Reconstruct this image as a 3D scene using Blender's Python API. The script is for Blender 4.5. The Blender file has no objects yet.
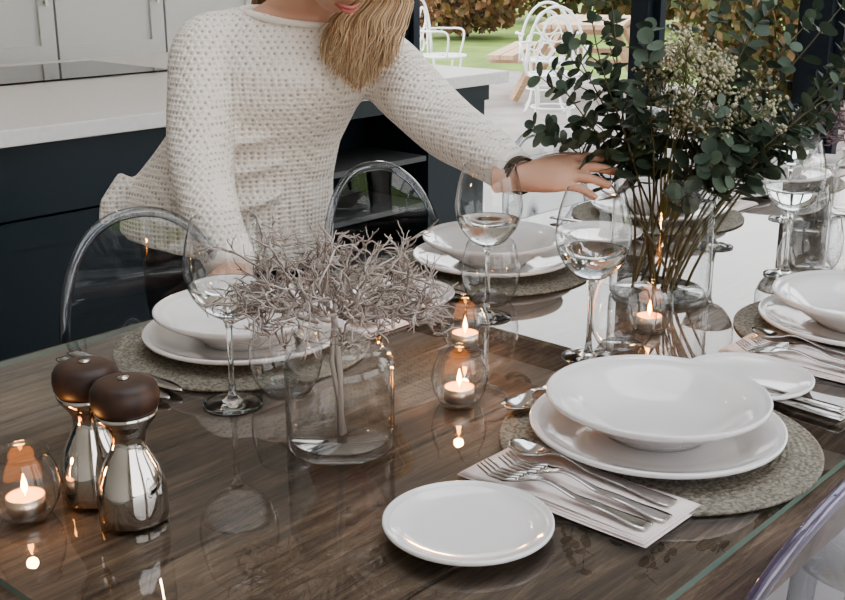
import bpy, math, random
from mathutils import Vector, Matrix
random.seed(7)
SC = bpy.context.scene
COL = SC.collection
C48, S48 = 0.669, 0.743
def S(X, Y):            # survey axes (sight line) -> room axes
    return (C48*X + S48*Y, -S48*X + C48*Y)
def S3(p):
    a = S(p[0], p[1]); return Vector((a[0], a[1], p[2]))
def D3(p):
    return S3(p)

# ------------------------------------------------------------------ materials
def mat(name):
    m = bpy.data.materials.new(name); m.use_nodes = True
    nt = m.node_tree; nt.nodes.clear()
    out = nt.nodes.new('ShaderNodeOutputMaterial')
    return m, nt, out
def N(nt, t, **kw):
    n = nt.nodes.new(t)
    for k, v in kw.items(): setattr(n, k, v)
    return n
def L(nt, a, b): nt.links.new(a, b)
def c4(c): return (c[0], c[1], c[2], 1)
def pbr(name, col, rough=0.5, metal=0, coat=0, spec=0.5, noise=None, bump=None, emis=None, es=0, sss=0, trans=0):
    m, nt, out = mat(name)
    b = N(nt, 'ShaderNodeBsdfPrincipled')
    b.inputs['Base Color'].default_value = c4(col)
    b.inputs['Roughness'].default_value = rough
    b.inputs['Metallic'].default_value = metal
    b.inputs['Coat Weight'].default_value = coat
    b.inputs['Specular IOR Level'].default_value = spec
    if sss:
        b.inputs['Subsurface Weight'].default_value = sss
        b.inputs['Subsurface Radius'].default_value = (0.02, 0.008, 0.004)
        b.inputs['Subsurface Scale'].default_value = 0.5
    if emis:
        b.inputs['Emission Color'].default_value = c4(emis); b.inputs['Emission Strength'].default_value = es
    tc = N(nt, 'ShaderNodeTexCoord')
    if noise:   # (scale, col2, stretch)
        mp = N(nt, 'ShaderNodeMapping'); mp.inputs['Scale'].default_value = noise[2]
        L(nt, tc.outputs['Object'], mp.inputs['Vector'])
        nz = N(nt, 'ShaderNodeTexNoise'); nz.inputs['Scale'].default_value = noise[0]; nz.inputs['Detail'].default_value = 6
        L(nt, mp.outputs[0], nz.inputs['Vector'])
        r = N(nt, 'ShaderNodeValToRGB'); r.color_ramp.elements[0].color = c4(col); r.color_ramp.elements[1].color = c4(noise[1])
        r.color_ramp.elements[0].position = .35; r.color_ramp.elements[1].position = .65
        L(nt, nz.outputs['Fac'], r.inputs[0]); L(nt, r.outputs[0], b.inputs['Base Color'])
    if bump:
        nz = N(nt, 'ShaderNodeTexNoise'); nz.inputs['Scale'].default_value = bump[0]
        L(nt, tc.outputs['Object'], nz.inputs['Vector'])
        bp = N(nt, 'ShaderNodeBump'); bp.inputs['Strength'].default_value = bump[1]; bp.inputs['Distance'].default_value = bump[2]
        L(nt, nz.outputs['Fac'], bp.inputs['Height']); L(nt, bp.outputs[0], b.inputs['Normal'])
    L(nt, b.outputs[0], out.inputs[0])
    return m
def thin_glass(name, face=(.97,.98,.98), edge=(.30,.34,.34), f0=.05, power=5, rough=0.0, edgepos=.72):
    m, nt, out = mat(name)
    lw = N(nt, 'ShaderNodeLayerWeight'); lw.inputs['Blend'].default_value = .5
    r = N(nt, 'ShaderNodeValToRGB')
    r.color_ramp.elements[0].position = edgepos; r.color_ramp.elements[0].color = c4(face)
    r.color_ramp.elements[1].position = 1.0; r.color_ramp.elements[1].color = c4(edge)
    L(nt, lw.outputs['Facing'], r.inputs[0])
    pw = N(nt, 'ShaderNodeMath', operation='POWER'); pw.inputs[1].default_value = power
    L(nt, lw.outputs['Facing'], pw.inputs[0])
    ma = N(nt, 'ShaderNodeMath', operation='MULTIPLY_ADD'); ma.inputs[1].default_value = 1-f0; ma.inputs[2].default_value = f0
    L(nt, pw.outputs[0], ma.inputs[0])
    t = N(nt, 'ShaderNodeBsdfTransparent'); L(nt, r.outputs[0], t.inputs[0])
    g = N(nt, 'ShaderNodeBsdfGlossy'); g.inputs['Roughness'].default_value = rough
    mx = N(nt, 'ShaderNodeMixShader')
    L(nt, ma.outputs[0], mx.inputs[0]); L(nt, t.outputs[0], mx.inputs[1]); L(nt, g.outputs[0], mx.inputs[2])
    L(nt, mx.outputs[0], out.inputs[0])
    return m
def real_glass(name, col=(1,1,1), rough=0, ior=1.45):
    m, nt, out = mat(name)
    g = N(nt, 'ShaderNodeBsdfGlass'); g.inputs['Color'].default_value = c4(col); g.inputs['IOR'].default_value = ior
    g.inputs['Roughness'].default_value = rough
    L(nt, g.outputs[0], out.inputs[0]); return m
def island_mat(name, cols, rough=.6, transl=0.0):
    m, nt, out = mat(name)
    g = N(nt, 'ShaderNodeNewGeometry'); r = N(nt, 'ShaderNodeValToRGB')
    el = r.color_ramp.elements
    el[0].color = c4(cols[0]); el[1].color = c4(cols[-1])
    for i, c in enumerate(cols[1:-1]):
        e = el.new((i+1)/(len(cols)-1)); e.color = c4(c)
    L(nt, g.outputs['Random Per Island'], r.inputs[0])
    b = N(nt, 'ShaderNodeBsdfPrincipled'); b.inputs['Roughness'].default_value = rough
    L(nt, r.outputs[0], b.inputs['Base Color'])
    if transl:
        t = N(nt, 'ShaderNodeBsdfTranslucent'); L(nt, r.outputs[0], t.inputs[0])
        mx = N(nt, 'ShaderNodeMixShader'); mx.inputs[0].default_value = transl
        L(nt, b.outputs[0], mx.inputs[1]); L(nt, t.outputs[0], mx.inputs[2]); L(nt, mx.outputs[0], out.inputs[0])
    else: L(nt, b.outputs[0], out.inputs[0])
    return m

M_CER = pbr('white_ceramic', (.77,.745,.73), .10, coat=.5)
M_GLASS = thin_glass('stemware_glass', face=(.98,.985,.985), edge=(.16,.18,.18), f0=.06, power=2.8, edgepos=.64)
M_STEMG = real_glass('stem_glass', (.97,.98,.98), ior=1.5)
M_WATER = real_glass('water', (.98,.99,.99), ior=1.33)
M_TGL = thin_glass('tumbler_glass', face=(.975,.98,.98), edge=(.24,.26,.26), f0=.06, power=3.0, edgepos=.68)
M_JAR = thin_glass('jar_glass', face=(.992,.995,.995), edge=(.42,.47,.46), f0=.030, power=3.4, edgepos=.72)
M_VASE = thin_glass('vase_glass', face=(.975,.98,.98), edge=(.24,.28,.27), f0=.055, power=3, edgepos=.66)
M_PANE = thin_glass('window_glass', f0=.03, edge=(.8,.85,.85))
M_ACR = thin_glass('clear_acrylic', face=(.90,.92,.94), edge=(.4,.42,.48), f0=.06, power=3.5, edgepos=.5)
M_ACRRIM = thin_glass('acrylic_rim', face=(.78,.80,.83), edge=(.26,.28,.32), f0=.09, power=2.8, edgepos=.2)
M_ACRP = thin_glass('lilac_acrylic', face=(.87,.86,.93), edge=(.4,.36,.6), f0=.08, power=3.5, edgepos=.5)
M_ACRPRIM = thin_glass('lilac_rim', face=(.70,.66,.86), edge=(.16,.12,.36), f0=.12, power=2.6, edgepos=.2)
M_TGLASS = thin_glass('table_glass_top', face=(.95,.96,.945), edge=(.8,.82,.80), f0=.055, power=3.6)
M_TGEDGE = pbr('table_glass_edge', (.16,.25,.21), .08, spec=.8, coat=1)
M_STEEL = pbr('polished_steel', (.57,.555,.54), .13, 1)
M_CHROME = pbr('chrome', (.57,.54,.505), .05, 1)
M_WALNUT = pbr('walnut', (.024,.012,.009), .45, noise=(30,(.078,.038,.024),(1,1,.2)))
M_WALL = pbr('wall_paint', (.74,.71,.67), .8)
M_CEIL = pbr('ceiling_paint', (.74,.72,.69), .9)
M_WHITE = pbr('cabinet_white', (.66,.66,.65), .4)
M_QUARTZ = pbr('white_quartz', (.74,.73,.715), .25, noise=(60,(.78,.77,.755),(1,1,1)))
M_NAVY = pbr('navy_cabinet', (.009,.020,.029), .42)
M_FRAME = pbr('anthracite_frame', (.010,.017,.028), .4)
M_BLACK = pbr('black_glass', (.006,.006,.007), .06)
M_FLOOR = pbr('floor_tile', (.46,.44,.41), .3, noise=(2.5,(.52,.50,.47),(1,1,1)))
M_NAPKIN = pbr('napkin_linen', (.76,.675,.645), .9, bump=(700,.4,.001))
M_WAX = pbr('candle_wax', (.85,.50,.26), .5, emis=(1,.30,.05), es=1.6)  # orange emission stands in for flame light glowing through the wax
M_CUP = pbr('tealight_cup', (.7,.65,.6), .3, 1)
M_FLAME = pbr('flame', (1,.5,.1), .5, emis=(1,.40,.09), es=30)
M_FILAMENT = pbr('filament', (1,.6,.2), .5, emis=(1,.74,.48), es=90)
M_SKIN = pbr('skin', (.58,.34,.24), .45, sss=.15)
M_LIP = pbr('lips', (.50,.17,.15), .4)
M_EYE = pbr('eye_white', (.8,.78,.75), .15)
M_IRIS = pbr('iris', (.08,.12,.16), .15)
M_NAIL = pbr('nail', (.70,.42,.36), .2, coat=.5)
M_HAIR = island_mat('blonde_hair', [(.30,.18,.095),(.48,.33,.19),(.66,.49,.32),(.40,.26,.14)], .42)
M_TROUSER = pbr('dark_denim', (.018,.020,.028), .8, bump=(400,.3,.001))
M_SHOE = pbr('shoe_leather', (.03,.025,.022), .4)
M_STEM = pbr('plant_stem', (.10,.09,.045), .6)
M_EUC = island_mat('eucalyptus_leaf', [(.036,.060,.040),(.074,.108,.074),(.125,.165,.118),(.050,.080,.052)], .5, .2)
M_FLOWER = island_mat('wax_flower', [(.46,.42,.29),(.64,.60,.45),(.40,.39,.25),(.72,.68,.56)], .8, .2)
M_TWIG = island_mat('silver_twig', [(.24,.19,.165),(.46,.40,.36),(.34,.285,.25),(.60,.53,.49)], .7)
M_TWIGP = island_mat('mauve_twig', [(.12,.07,.08),(.22,.15,.16),(.3,.22,.22)], .7)
M_METALW = pbr('white_painted_metal', (.85,.86,.86), .4)
M_TEAK = pbr('garden_timber', (.46,.30,.18), .7, noise=(6,(.58,.42,.28),(1,8,8)))
M_DECK = pbr('deck_boards', (.19,.16,.148), .6, noise=(5,(.28,.24,.225),(1,9,1)))
M_PATIO = pbr('patio_gravel', (.27,.24,.22), .9, noise=(3,(.36,.325,.30),(1,1,1)))
M_LAWN = pbr('lawn', (.13,.20,.035), .9, noise=(2,(.21,.30,.06),(1,1,1)))
M_HEDGE = island_mat('hedge_leaf', [(.04,.06,.015),(.10,.12,.03),(.17,.11,.045),(.22,.12,.05),(.07,.09,.02)], .7, .25)
M_BEECH = island_mat('beech_leaf', [(.16,.07,.03),(.24,.12,.05),(.10,.08,.03),(.32,.18,.09)], .7, .25)
M_TRUNK = pbr('trunk', (.06,.045,.03), .9)

def wood_mat():
    m, nt, out = mat('rustic_oak')
    tc = N(nt, 'ShaderNodeTexCoord'); oi = N(nt, 'ShaderNodeNewGeometry')
    mp = N(nt, 'ShaderNodeMapping'); mp.inputs['Scale'].default_value = (1.7, 20, 4)
    L(nt, tc.outputs['Object'], mp.inputs[0])
    add = N(nt, 'ShaderNodeVectorMath', operation='ADD')
    sc = N(nt, 'ShaderNodeVectorMath', operation='SCALE'); sc.inputs['Scale'].default_value = 40
    cmb = N(nt, 'ShaderNodeCombineXYZ'); L(nt, oi.outputs['Random Per Island'], cmb.inputs[0]); L(nt, cmb.outputs[0], sc.inputs[0])
    L(nt, mp.outputs[0], add.inputs[0]); L(nt, sc.outputs[0], add.inputs[1])
    nz = N(nt, 'ShaderNodeTexNoise'); nz.inputs['Scale'].default_value = 2.4; nz.inputs['Detail'].default_value = 13; nz.inputs['Roughness'].default_value=.82
    nz.inputs['Distortion'].default_value = 1.1
    L(nt, add.outputs[0], nz.inputs['Vector'])
    n2 = N(nt, 'ShaderNodeTexNoise'); n2.inputs['Scale'].default_value = 3.2; n2.inputs['Detail'].default_value = 5
    L(nt, tc.outputs['Object'], n2.inputs['Vector'])
    mxf = N(nt, 'ShaderNodeMath', operation='MULTIPLY_ADD'); mxf.inputs[1].default_value=.34
    L(nt, n2.outputs['Fac'], mxf.inputs[0]); 
    m3 = N(nt, 'ShaderNodeMath', operation='MULTIPLY'); m3.inputs[1].default_value=.68
    L(nt, nz.outputs['Fac'], m3.inputs[0]); L(nt, m3.outputs[0], mxf.inputs[2])
    r = N(nt, 'ShaderNodeValToRGB'); e = r.color_ramp.elements
    e[0].position=.37; e[0].color=(.017,.012,.009,1); e[1].position=.66; e[1].color=(.36,.275,.20,1)
    k = e.new(.47); k.color=(.080,.054,.038,1)
    k = e.new(.55); k.color=(.175,.123,.086,1)
    L(nt, mxf.outputs[0], r.inputs[0])
    b = N(nt, 'ShaderNodeBsdfPrincipled'); b.inputs['Roughness'].default_value=.65
    b.inputs['Specular IOR Level'].default_value=.25
    L(nt, r.outputs[0], b.inputs['Base Color'])
    bp = N(nt, 'ShaderNodeBump'); bp.inputs['Strength'].default_value=.6; bp.inputs['Distance'].default_value=.004
    L(nt, nz.outputs['Fac'], bp.inputs['Height']); L(nt, bp.outputs[0], b.inputs['Normal'])
    L(nt, b.outputs[0], out.inputs[0]); return m
M_WOOD = wood_mat()

def knit_mat():
    m, nt, out = mat('cream_knit')
    tc = N(nt, 'ShaderNodeTexCoord')
    v = N(nt, 'ShaderNodeTexVoronoi'); v.inputs['Scale'].default_value = 105; v.inputs['Randomness'].default_value=.15
    L(nt, tc.outputs['Object'], v.inputs['Vector'])
    r = N(nt, 'ShaderNodeValToRGB'); e=r.color_ramp.elements
    e[0].position=.10; e[0].color=(.46,.385,.31,1); e[1].position=.40; e[1].color=(.88,.82,.745,1)
    L(nt, v.outputs['Distance'], r.inputs[0])
    b = N(nt, 'ShaderNodeBsdfPrincipled'); b.inputs['Roughness'].default_value=.95
    b.inputs['Sheen Weight'].default_value=.2
    L(nt, r.outputs[0], b.inputs['Base Color'])
    bp = N(nt, 'ShaderNodeBump'); bp.inputs['Strength'].default_value=.9; bp.inputs['Distance'].default_value=.006
    L(nt, v.outputs['Distance'], bp.inputs['Height']); L(nt, bp.outputs[0], b.inputs['Normal'])
    L(nt, b.outputs[0], out.inputs[0]); return m
M_KNIT = knit_mat()
M_KNITRIB = pbr('knit_rib', (.82,.76,.69), .95, bump=(250,.5,.003))
M_MAT = pbr('woven_mat', (.125,.110,.085), .85, noise=(220,(.315,.290,.235),(1,1,1)), bump=(500,.6,.001))

# ------------------------------------------------------------------ mesh helpers
class MB:
    def __init__(s): s.v=[]; s.f=[]; s.m=[]; s.cur=0
    def add(s, vs, fs):
        o=len(s.v); s.v += [tuple(x) for x in vs]
        for f in fs: s.f.append(tuple(o+i for i in f)); s.m.append(s.cur)
    def box(s, a, b, bev=0):
        x0,y0,z0=a; x1,y1,z1=b
        if bev<=0:
            s.add([(x0,y0,z0),(x1,y0,z0),(x1,y1,z0),(x0,y1,z0),(x0,y0,z1),(x1,y0,z1),(x1,y1,z1),(x0,y1,z1)],
              [(3,2,1,0),(4,5,6,7),(0,1,5,4),(1,2,6,5),(2,3,7,6),(3,0,4,7)])
        else:
            c=bev; 
            def ring(z,i): return [(x0+c+i*0-0,y0,z),(x1-c,y0,z),(x1,y0+c,z),(x1,y1-c,z),(x1-c,y1,z),(x0+c,y1,z),(x0,y1-c,z),(x0,y0+c,z)]
            def rin(z):
                return [(x0+c,y0+c*.6,z),(x1-c,y0+c*.6,z),(x1-c*.6,y0+c,z),(x1-c*.6,y1-c,z),(x1-c,y1-c*.6,z),(x0+c,y1-c*.6,z),(x0+c*.6,y1-c,z),(x0+c*.6,y0+c,z)]
            rs=[rin(z0),ring(z0+c,0),ring(z1-c,0),rin(z1)]
            s.loft(rs)
    def loft(s, rings, caps=True, closed=True):
        n=len(rings[0]); vs=[]
        for r in rings: vs+=r
        fs=[]
        for i in range(len(rings)-1):
            for j in range(n if closed else n-1):
                k=(j+1)%n
                fs.append((i*n+j,i*n+k,(i+1)*n+k,(i+1)*n+j))
        if caps:
            fs.append(tuple(range(n-1,-1,-1))); fs.append(tuple((len(rings)-1)*n+j for j in range(n)))
        s.add(vs,fs)
    def tube(s, pts, rads, seg=8, caps=True, flat=1.0, up=None):
        pts=[Vector(p) for p in pts]
        if not hasattr(rads,'__len__'): rads=[rads]*len(pts)
        ref=Vector(up) if up else None
        rings=[]; prev=None
        for i,p in enumerate(pts):
            t=(pts[min(i+1,len(pts)-1)]-pts[max(i-1,0)])
            if t.length<1e-9: t=Vector((0,0,1))
            t.normalize()
            if prev is None:
                a=ref if ref else (Vector((0,0,1)) if abs(t.z)<.9 else Vector((1,0,0)))
            else: a=prev
            n=(a-t*a.dot(t)); 
            if n.length<1e-6: n=t.orthogonal()
            n.normalize(); prev=n; b=t.cross(n)
            rings.append([tuple(p+(n*math.sin(2*math.pi*j/seg)*flat+b*math.cos(2*math.pi*j/seg))*rads[i]) for j in range(seg)])
        s.loft(rings,caps)
    def lathe(s, prof, seg=48, c=(0,0,0)):
        vs=[];fs=[];idx=[]
        for r,z in prof:
            if r<1e-6: idx.append([len(vs)]); vs.append((c[0],c[1],c[2]+z))
            else:
                idx.append(list(range(len(vs),len(vs)+seg)))
                vs+=[(c[0]+r*math.cos(2*math.pi*j/seg),c[1]+r*math.sin(2*math.pi*j/seg),c[2]+z) for j in range(seg)]
        for a,b in zip(idx,idx[1:]):
            for j in range(seg):
                k=(j+1)%seg
                if len(a)==1 and len(b)==1: continue
                if len(a)==1: fs.append((a[0],b[k],b[j]))
                elif len(b)==1: fs.append((a[j],a[k],b[0]))
                else: fs.append((a[j],a[k],b[k],b[j]))
        s.add(vs,fs)
    def ell(s, c, r, M=None, nu=16, nv=10):
        c=Vector(c); rings=[]
        for i in range(1,nv):
            th=math.pi*i/nv
            ring=[]
            for j in range(nu):
                ph=2*math.pi*j/nu
                q=Vector((r[0]*math.sin(th)*math.cos(ph),r[1]*math.sin(th)*math.sin(ph),r[2]*math.cos(th)))
                if M: q=M@q
                ring.append(tuple(c+q))
            rings.append(ring)
        s.loft(rings)
    def mesh(s, name, mats, smooth=True):
        me=bpy.data.meshes.new(name); me.from_pydata(s.v,[],s.f); me.update()
        if not isinstance(mats,(list,tuple)): mats=[mats]
        for m in mats: me.materials.append(m)
        me.polygons.foreach_set('material_index', s.m)
        me.polygons.foreach_set('use_smooth',[smooth]*len(s.f))
        return me
def obj(name, me, parent=None, loc=(0,0,0), rot=(0,0,0)):
    o=bpy.data.objects.new(name,me); COL.objects.link(o); o.location=loc; o.rotation_euler=rot
    if parent: o.parent=parent
    return o
def empty(name, loc=(0,0,0), rot=(0,0,0)):
    e=bpy.data.objects.new(name,None); COL.objects.link(e); e.location=loc; e.rotation_euler=rot; e.empty_display_size=.1
    return e
def interp(pts,n=6):
    P=[Vector(p) for p in pts]; out=[]
    for i in range(len(P)-1):
        p0=P[max(i-1,0)];p1=P[i];p2=P[i+1];p3=P[min(i+2,len(P)-1)]
        for k in range(n):
            t=k/n; out.append(.5*((2*p1)+(-p0+p2)*t+(2*p0-5*p1+4*p2-p3)*t*t+(-p0+3*p1-3*p2+p3)*t**3))
    out.append(P[-1]); return out
def interr(r,n=6):
    out=[]
    for i in range(len(r)-1):
        for k in range(n): out.append(r[i]+(r[i+1]-r[i])*k/n)
    out.append(r[-1]); return out

TZ=.75
# ------------------------------------------------------------------ room shell
U0=5.6; VB=5.35; UL=-2.6; VN=-2.6; CH=2.75
m=MB(); m.box((UL,VN,-.1),(U0+.15,VB,0)); obj('floor',m.mesh('floor',M_FLOOR,False))
m=MB(); m.box((UL-.15,VB,0),(U0+.15,VB+.15,CH)); obj('wall_back',m.mesh('wb',M_WALL,False))
m=MB(); m.box((UL-.15,VN,0),(UL,VB,CH)); obj('wall_left',m.mesh('wl',M_WALL,False))
m=MB()
m.box((UL-.15,VN-.15,0),(U0+.15,VN,.35)); m.box((UL-.15,VN-.15,2.55),(U0+.15,VN,CH))
for a,b in ((UL-.15,-1.8),(.9,1.3),(4.6,U0+.15)): m.box((a,VN-.15,.35),(b,VN,2.55))
obj('wall_near',m.mesh('wn',M_WALL,False))
def window(name,p0,p1,axis,z0,z1,fw=.06,depth=.08):
    e=empty(name)
    m=MB()
    if axis=='x':
        y=p0[1]
        m.box((p0[0],y-depth/2,z0),(p0[0]+fw,y+depth/2,z1)); m.box((p1[0]-fw,y-depth/2,z0),(p1[0],y+depth/2,z1))
        m.box((p0[0],y-depth/2,z0),(p1[0],y+depth/2,z0+fw)); m.box((p0[0],y-depth/2,z1-fw),(p1[0],y+depth/2,z1))
        g=MB(); g.add([(p0[0]+fw,y,z0+fw),(p1[0]-fw,y,z0+fw),(p1[0]-fw,y,z1-fw),(p0[0]+fw,y,z1-fw)],[(0,1,2,3)])
    else:
        x=p0[0]
        m.box((x-depth/2,p0[1],z0),(x+depth/2,p0[1]+fw,z1)); m.box((x-depth/2,p1[1]-fw,z0),(x+depth/2,p1[1],z1))
        m.box((x-depth/2,p0[1],z0),(x+depth/2,p1[1],z0+fw*.6)); m.box((x-depth/2,p0[1],z1-fw),(x+depth/2,p1[1],z1))
        g=MB(); g.add([(x,p0[1]+fw,z0+fw*.6),(x,p1[1]-fw,z0+fw*.6),(x,p1[1]-fw,z1-fw),(x,p0[1]+fw,z1-fw)],[(0,1,2,3)])
    obj('frame',m.mesh(name+'f',M_FRAME,False),e); obj('pane',g.mesh(name+'g',M_PANE,False),e)
    return e
window('added_window_1',(-1.8,VN-.075),(.9,VN-.075),'x',.35,2.55)  # unseen window behind the camera, added to light surfaces facing it
window('added_window_2',(1.3,VN-.075),(4.6,VN-.075),'x',.35,2.55)  # second unseen opening, added for the same frontal light
posts=[(5.25,.10),(3.41,.10),(2.40,.15),(1.1,.1),(-.2,.1),(-1.4,.1),(-2.55,.1)]
for i,(pv,w) in enumerate(posts):
    m=MB(); m.box((U0-.02,pv-w/2,0),(U0+.15,pv+w/2,2.66)); obj('trim_%d'%(i+1),m.mesh('post',M_FRAME,False))
for i in range(len(posts)-1):
    a=posts[i+1][0]+posts[i+1][1]/2; b=posts[i][0]-posts[i][1]/2
    window('door_%d'%(i+1),(U0+.07,a),(U0+.07,b),'y',0.0,2.66,.045,.06)
m=MB(); m.box((U0-.02,VN,2.66),(U0+.15,VB,CH)); obj('trim_8',m.mesh('lintel',M_FRAME,False))
RX0,RX1,RY0,RY1=.1,2.5,-.7,1.5
m=MB()
m.box((UL-.15,VN-.15,CH),(RX0,VB+.15,CH+.15)); m.box((RX1,VN-.15,CH),(U0+.15,VB+.15,CH+.15))
m.box((RX0,VN-.15,CH),(RX1,RY0,CH+.15)); m.box((RX0,RY1,CH),(RX1,VB+.15,CH+.15))
obj('ceiling',m.mesh('ceil',M_CEIL,False))
e=empty('added_rooflight'); m=MB()  # unseen rooflight added above the table for top light and soft shadows
for a,b in (((RX0,RY0),(RX1,RY0+.06)),((RX0,RY1-.06),(RX1,RY1)),((RX0,RY0),(RX0+.06,RY1)),((RX1-.06,RY0),(RX1,RY1)),((1.27,RY0),(1.33,RY1))):
    m.box((a[0],a[1],CH+.15),(b[0],b[1],CH+.22))
obj('frame',m.mesh('rl',M_FRAME,False),e)
m=MB(); m.add([(RX0,RY0,CH+.2),(RX1,RY0,CH+.2),(RX1,RY1,CH+.2),(RX0,RY1,CH+.2)],[(0,1,2,3)]); obj('pane',m.mesh('rlp',M_PANE,False),e)

# ------------------------------------------------------------------ tall white cabinets
e=empty('kitchen_cabinet')
m=MB(); m.box((UL+.02,4.78,.0),(3.9,VB-.01,2.4)); obj('carcass',m.mesh('cc',M_WHITE,False),e)
m=MB(); h=MB()
u=UL+.05
while u<3.85:
    for z0,z1 in ((.1,.80),(.82,2.35)):
        a,b=u+.006,u+.588; f=.075
        m.box((a,4.765,z0),(b,4.779,z1))
        m.box((a,4.75,z0),(a+f,4.766,z1)); m.box((b-f,4.75,z0),(b,4.766,z1))
        m.box((a+f,4.75,z0),(b-f,4.766,z0+f)); m.box((a+f,4.75,z1-f),(b-f,4.766,z1))
        h.box((b-.05,4.725,z0+.25),(b-.038,4.737,z0+.45)); h.box((b-.05,4.735,z0+.26),(b-.038,4.752,z0+.272)); h.box((b-.05,4.735,z0+.43),(b-.038,4.752,z0+.442))
    u+=.594
obj('doors',m.mesh('cd',M_WHITE,False),e); obj('handles',h.mesh('ch',M_STEEL,False),e)

# ------------------------------------------------------------------ island
e=empty('kitchen_island')
IV0,IV1,IU0,IU1=2.47,4.02,-1.2,3.2
m=MB(); m.box((IU0,IV0,.86),(IU1,IV1,.90),.003); obj('worktop',m.mesh('iw',M_QUARTZ,False),e)
m=MB()
bx0,bx1,by0,by1=IU0+.03,IU1-.05,IV0+.05,IV1-.03
m.box((bx0+.02,by0+.06,0),(bx1-.02,by1-.06,.1))
m.box((bx0,by0+.02,.1),(2.02,by1,.859)); m.box((2.02,by0+.32,.1),(bx1-.06,by1,.859)); m.box((bx1-.3,by0+.02,.1),(bx1,by0+.34,.859))
m.box((2.0,by0,.1),(bx1,by0+.32,.14)); m.box((2.0,by0,.80),(bx1,by0+.32,.859)); m.box((2.0,by0,.1),(2.04,by0+.32,.859))
u=bx0
while u<1.95:
    a,b=u+.003,min(u+.6,2.02)-.003; f=.07
    for z0,z1 in ((.11,.67),(.676,.85)):
        m.box((a,by0+.004,z0),(b,by0+.022,z1))
        if z1-z0>.3:
            m.box((a,by0-.004,z0),(a+f,by0+.006,z1)); m.box((b-f,by0-.004,z0),(b,by0+.006,z1)); m.box((a+f,by0-.004,z0),(b-f,by0+.006,z0+f)); m.box((a+f,by0-.004,z1-f),(b-f,by0+.006,z1))
        else: m.box((a,by0-.004,z0),(b,by0+.006,z1))
    u+=.6
obj('cabinets',m.mesh('ic',M_NAVY,False),e)
m=MB()
for z in (.30,.46,.62): m.box((2.05,by0+.02,z),(bx1-.31,by0+.31,z+.018))
obj('shelves',m.mesh('ish',pbr('shelf_grey',(.10,.10,.102),.5),False),e)
m=MB()
u=bx0
while u<1.95:
    m.tube([(u+.5,by0-.035,.42),(u+.5,by0-.035,.6)],.006); m.tube([(u+.5,by0-.035,.44),(u+.5,by0-.003,.44)],.004); m.tube([(u+.5,by0-.035,.58),(u+.5,by0-.003,.58)],.004)
    u+=.6
obj('handles',m.mesh('ih',M_STEEL),e)
m=MB(); m.box((1.55,3.34,.9005),(2.40,3.86,.906),.002); obj('induction_hob',m.mesh('hob',M_BLACK,False))
for i,pu in enumerate((1.0,1.87,2.74)):
    e=empty('pendant_lamp',(pu,2.88,0))
    m=MB(); m.tube([(0,0,2.53),(0,0,CH-.02)],.003); m.lathe([(0,CH-.001),(.05,CH-.001),(.05,CH-.02),(0,CH-.025)],24); m.lathe([(0,2.55),(.02,2.55),(.022,2.46),(0,2.46)],16)
    obj('cord',m.mesh('pc',M_FRAME),e)
    m=MB(); m.lathe([(.022,2.48),(.05,2.44),(.065,2.36),(.07,2.25),(.065,2.13)],32); obj('shade',m.mesh('ps',M_TGL),e)
    m=MB(); m.tube([(.020*math.cos(a),-.015*math.cos(a),2.30+.15*math.sin(a)) for a in [k*math.pi/14 for k in range(29)]],.0035,6); obj('filament',m.mesh('pf',M_FILAMENT),e)

# ------------------------------------------------------------------ dining table
GU0,GU1,GV0,GV1=.417,3.10,.4235,1.42
e=empty('dining_table')
m=MB(); nb=5; W0,W1=.392,1.45
for i in range(nb):
    a=W0+(W1-W0)*i/nb; b=W0+(W1-W0)*(i+1)/nb
    m.box((.385,a+.0015,.695),(3.13,b-.0015,.7415),.003)
obj('top_boards',m.mesh('tb',M_WOOD,False),e)
m=MB()
m.box((.50,.50,.61),(3.02,.53,.695)); m.box((.50,1.31,.61),(3.02,1.34,.695)); m.box((.50,.53,.61),(.53,1.31,.695)); m.box((2.99,.53,.61),(3.02,1.31,.695))
for x in (.48,2.95):
    for y in (.48,1.27): m.box((x,y,0),(x+.09,y+.09,.695),.005)
obj('base',m.mesh('tba',M_WOOD,False),e)
m=MB()
m.add([(GU0,GV0,TZ),(GU1,GV0,TZ),(GU1,GV1,TZ),(GU0,GV1,TZ)],[(0,1,2,3)])
m.cur=1
z0=.742
for a,b in (((GU0,GV0),(GU1,GV0)),((GU1,GV0),(GU1,GV1)),((GU1,GV1),(GU0,GV1)),((GU0,GV1),(GU0,GV0))):
    m.add([(a[0],a[1],z0),(b[0],b[1],z0),(b[0],b[1],TZ),(a[0],a[1],TZ)],[(0,1,2,3)])
obj('glass_sheet',m.mesh('tg',[M_TGLASS,M_TGEDGE],False),e)

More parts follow.
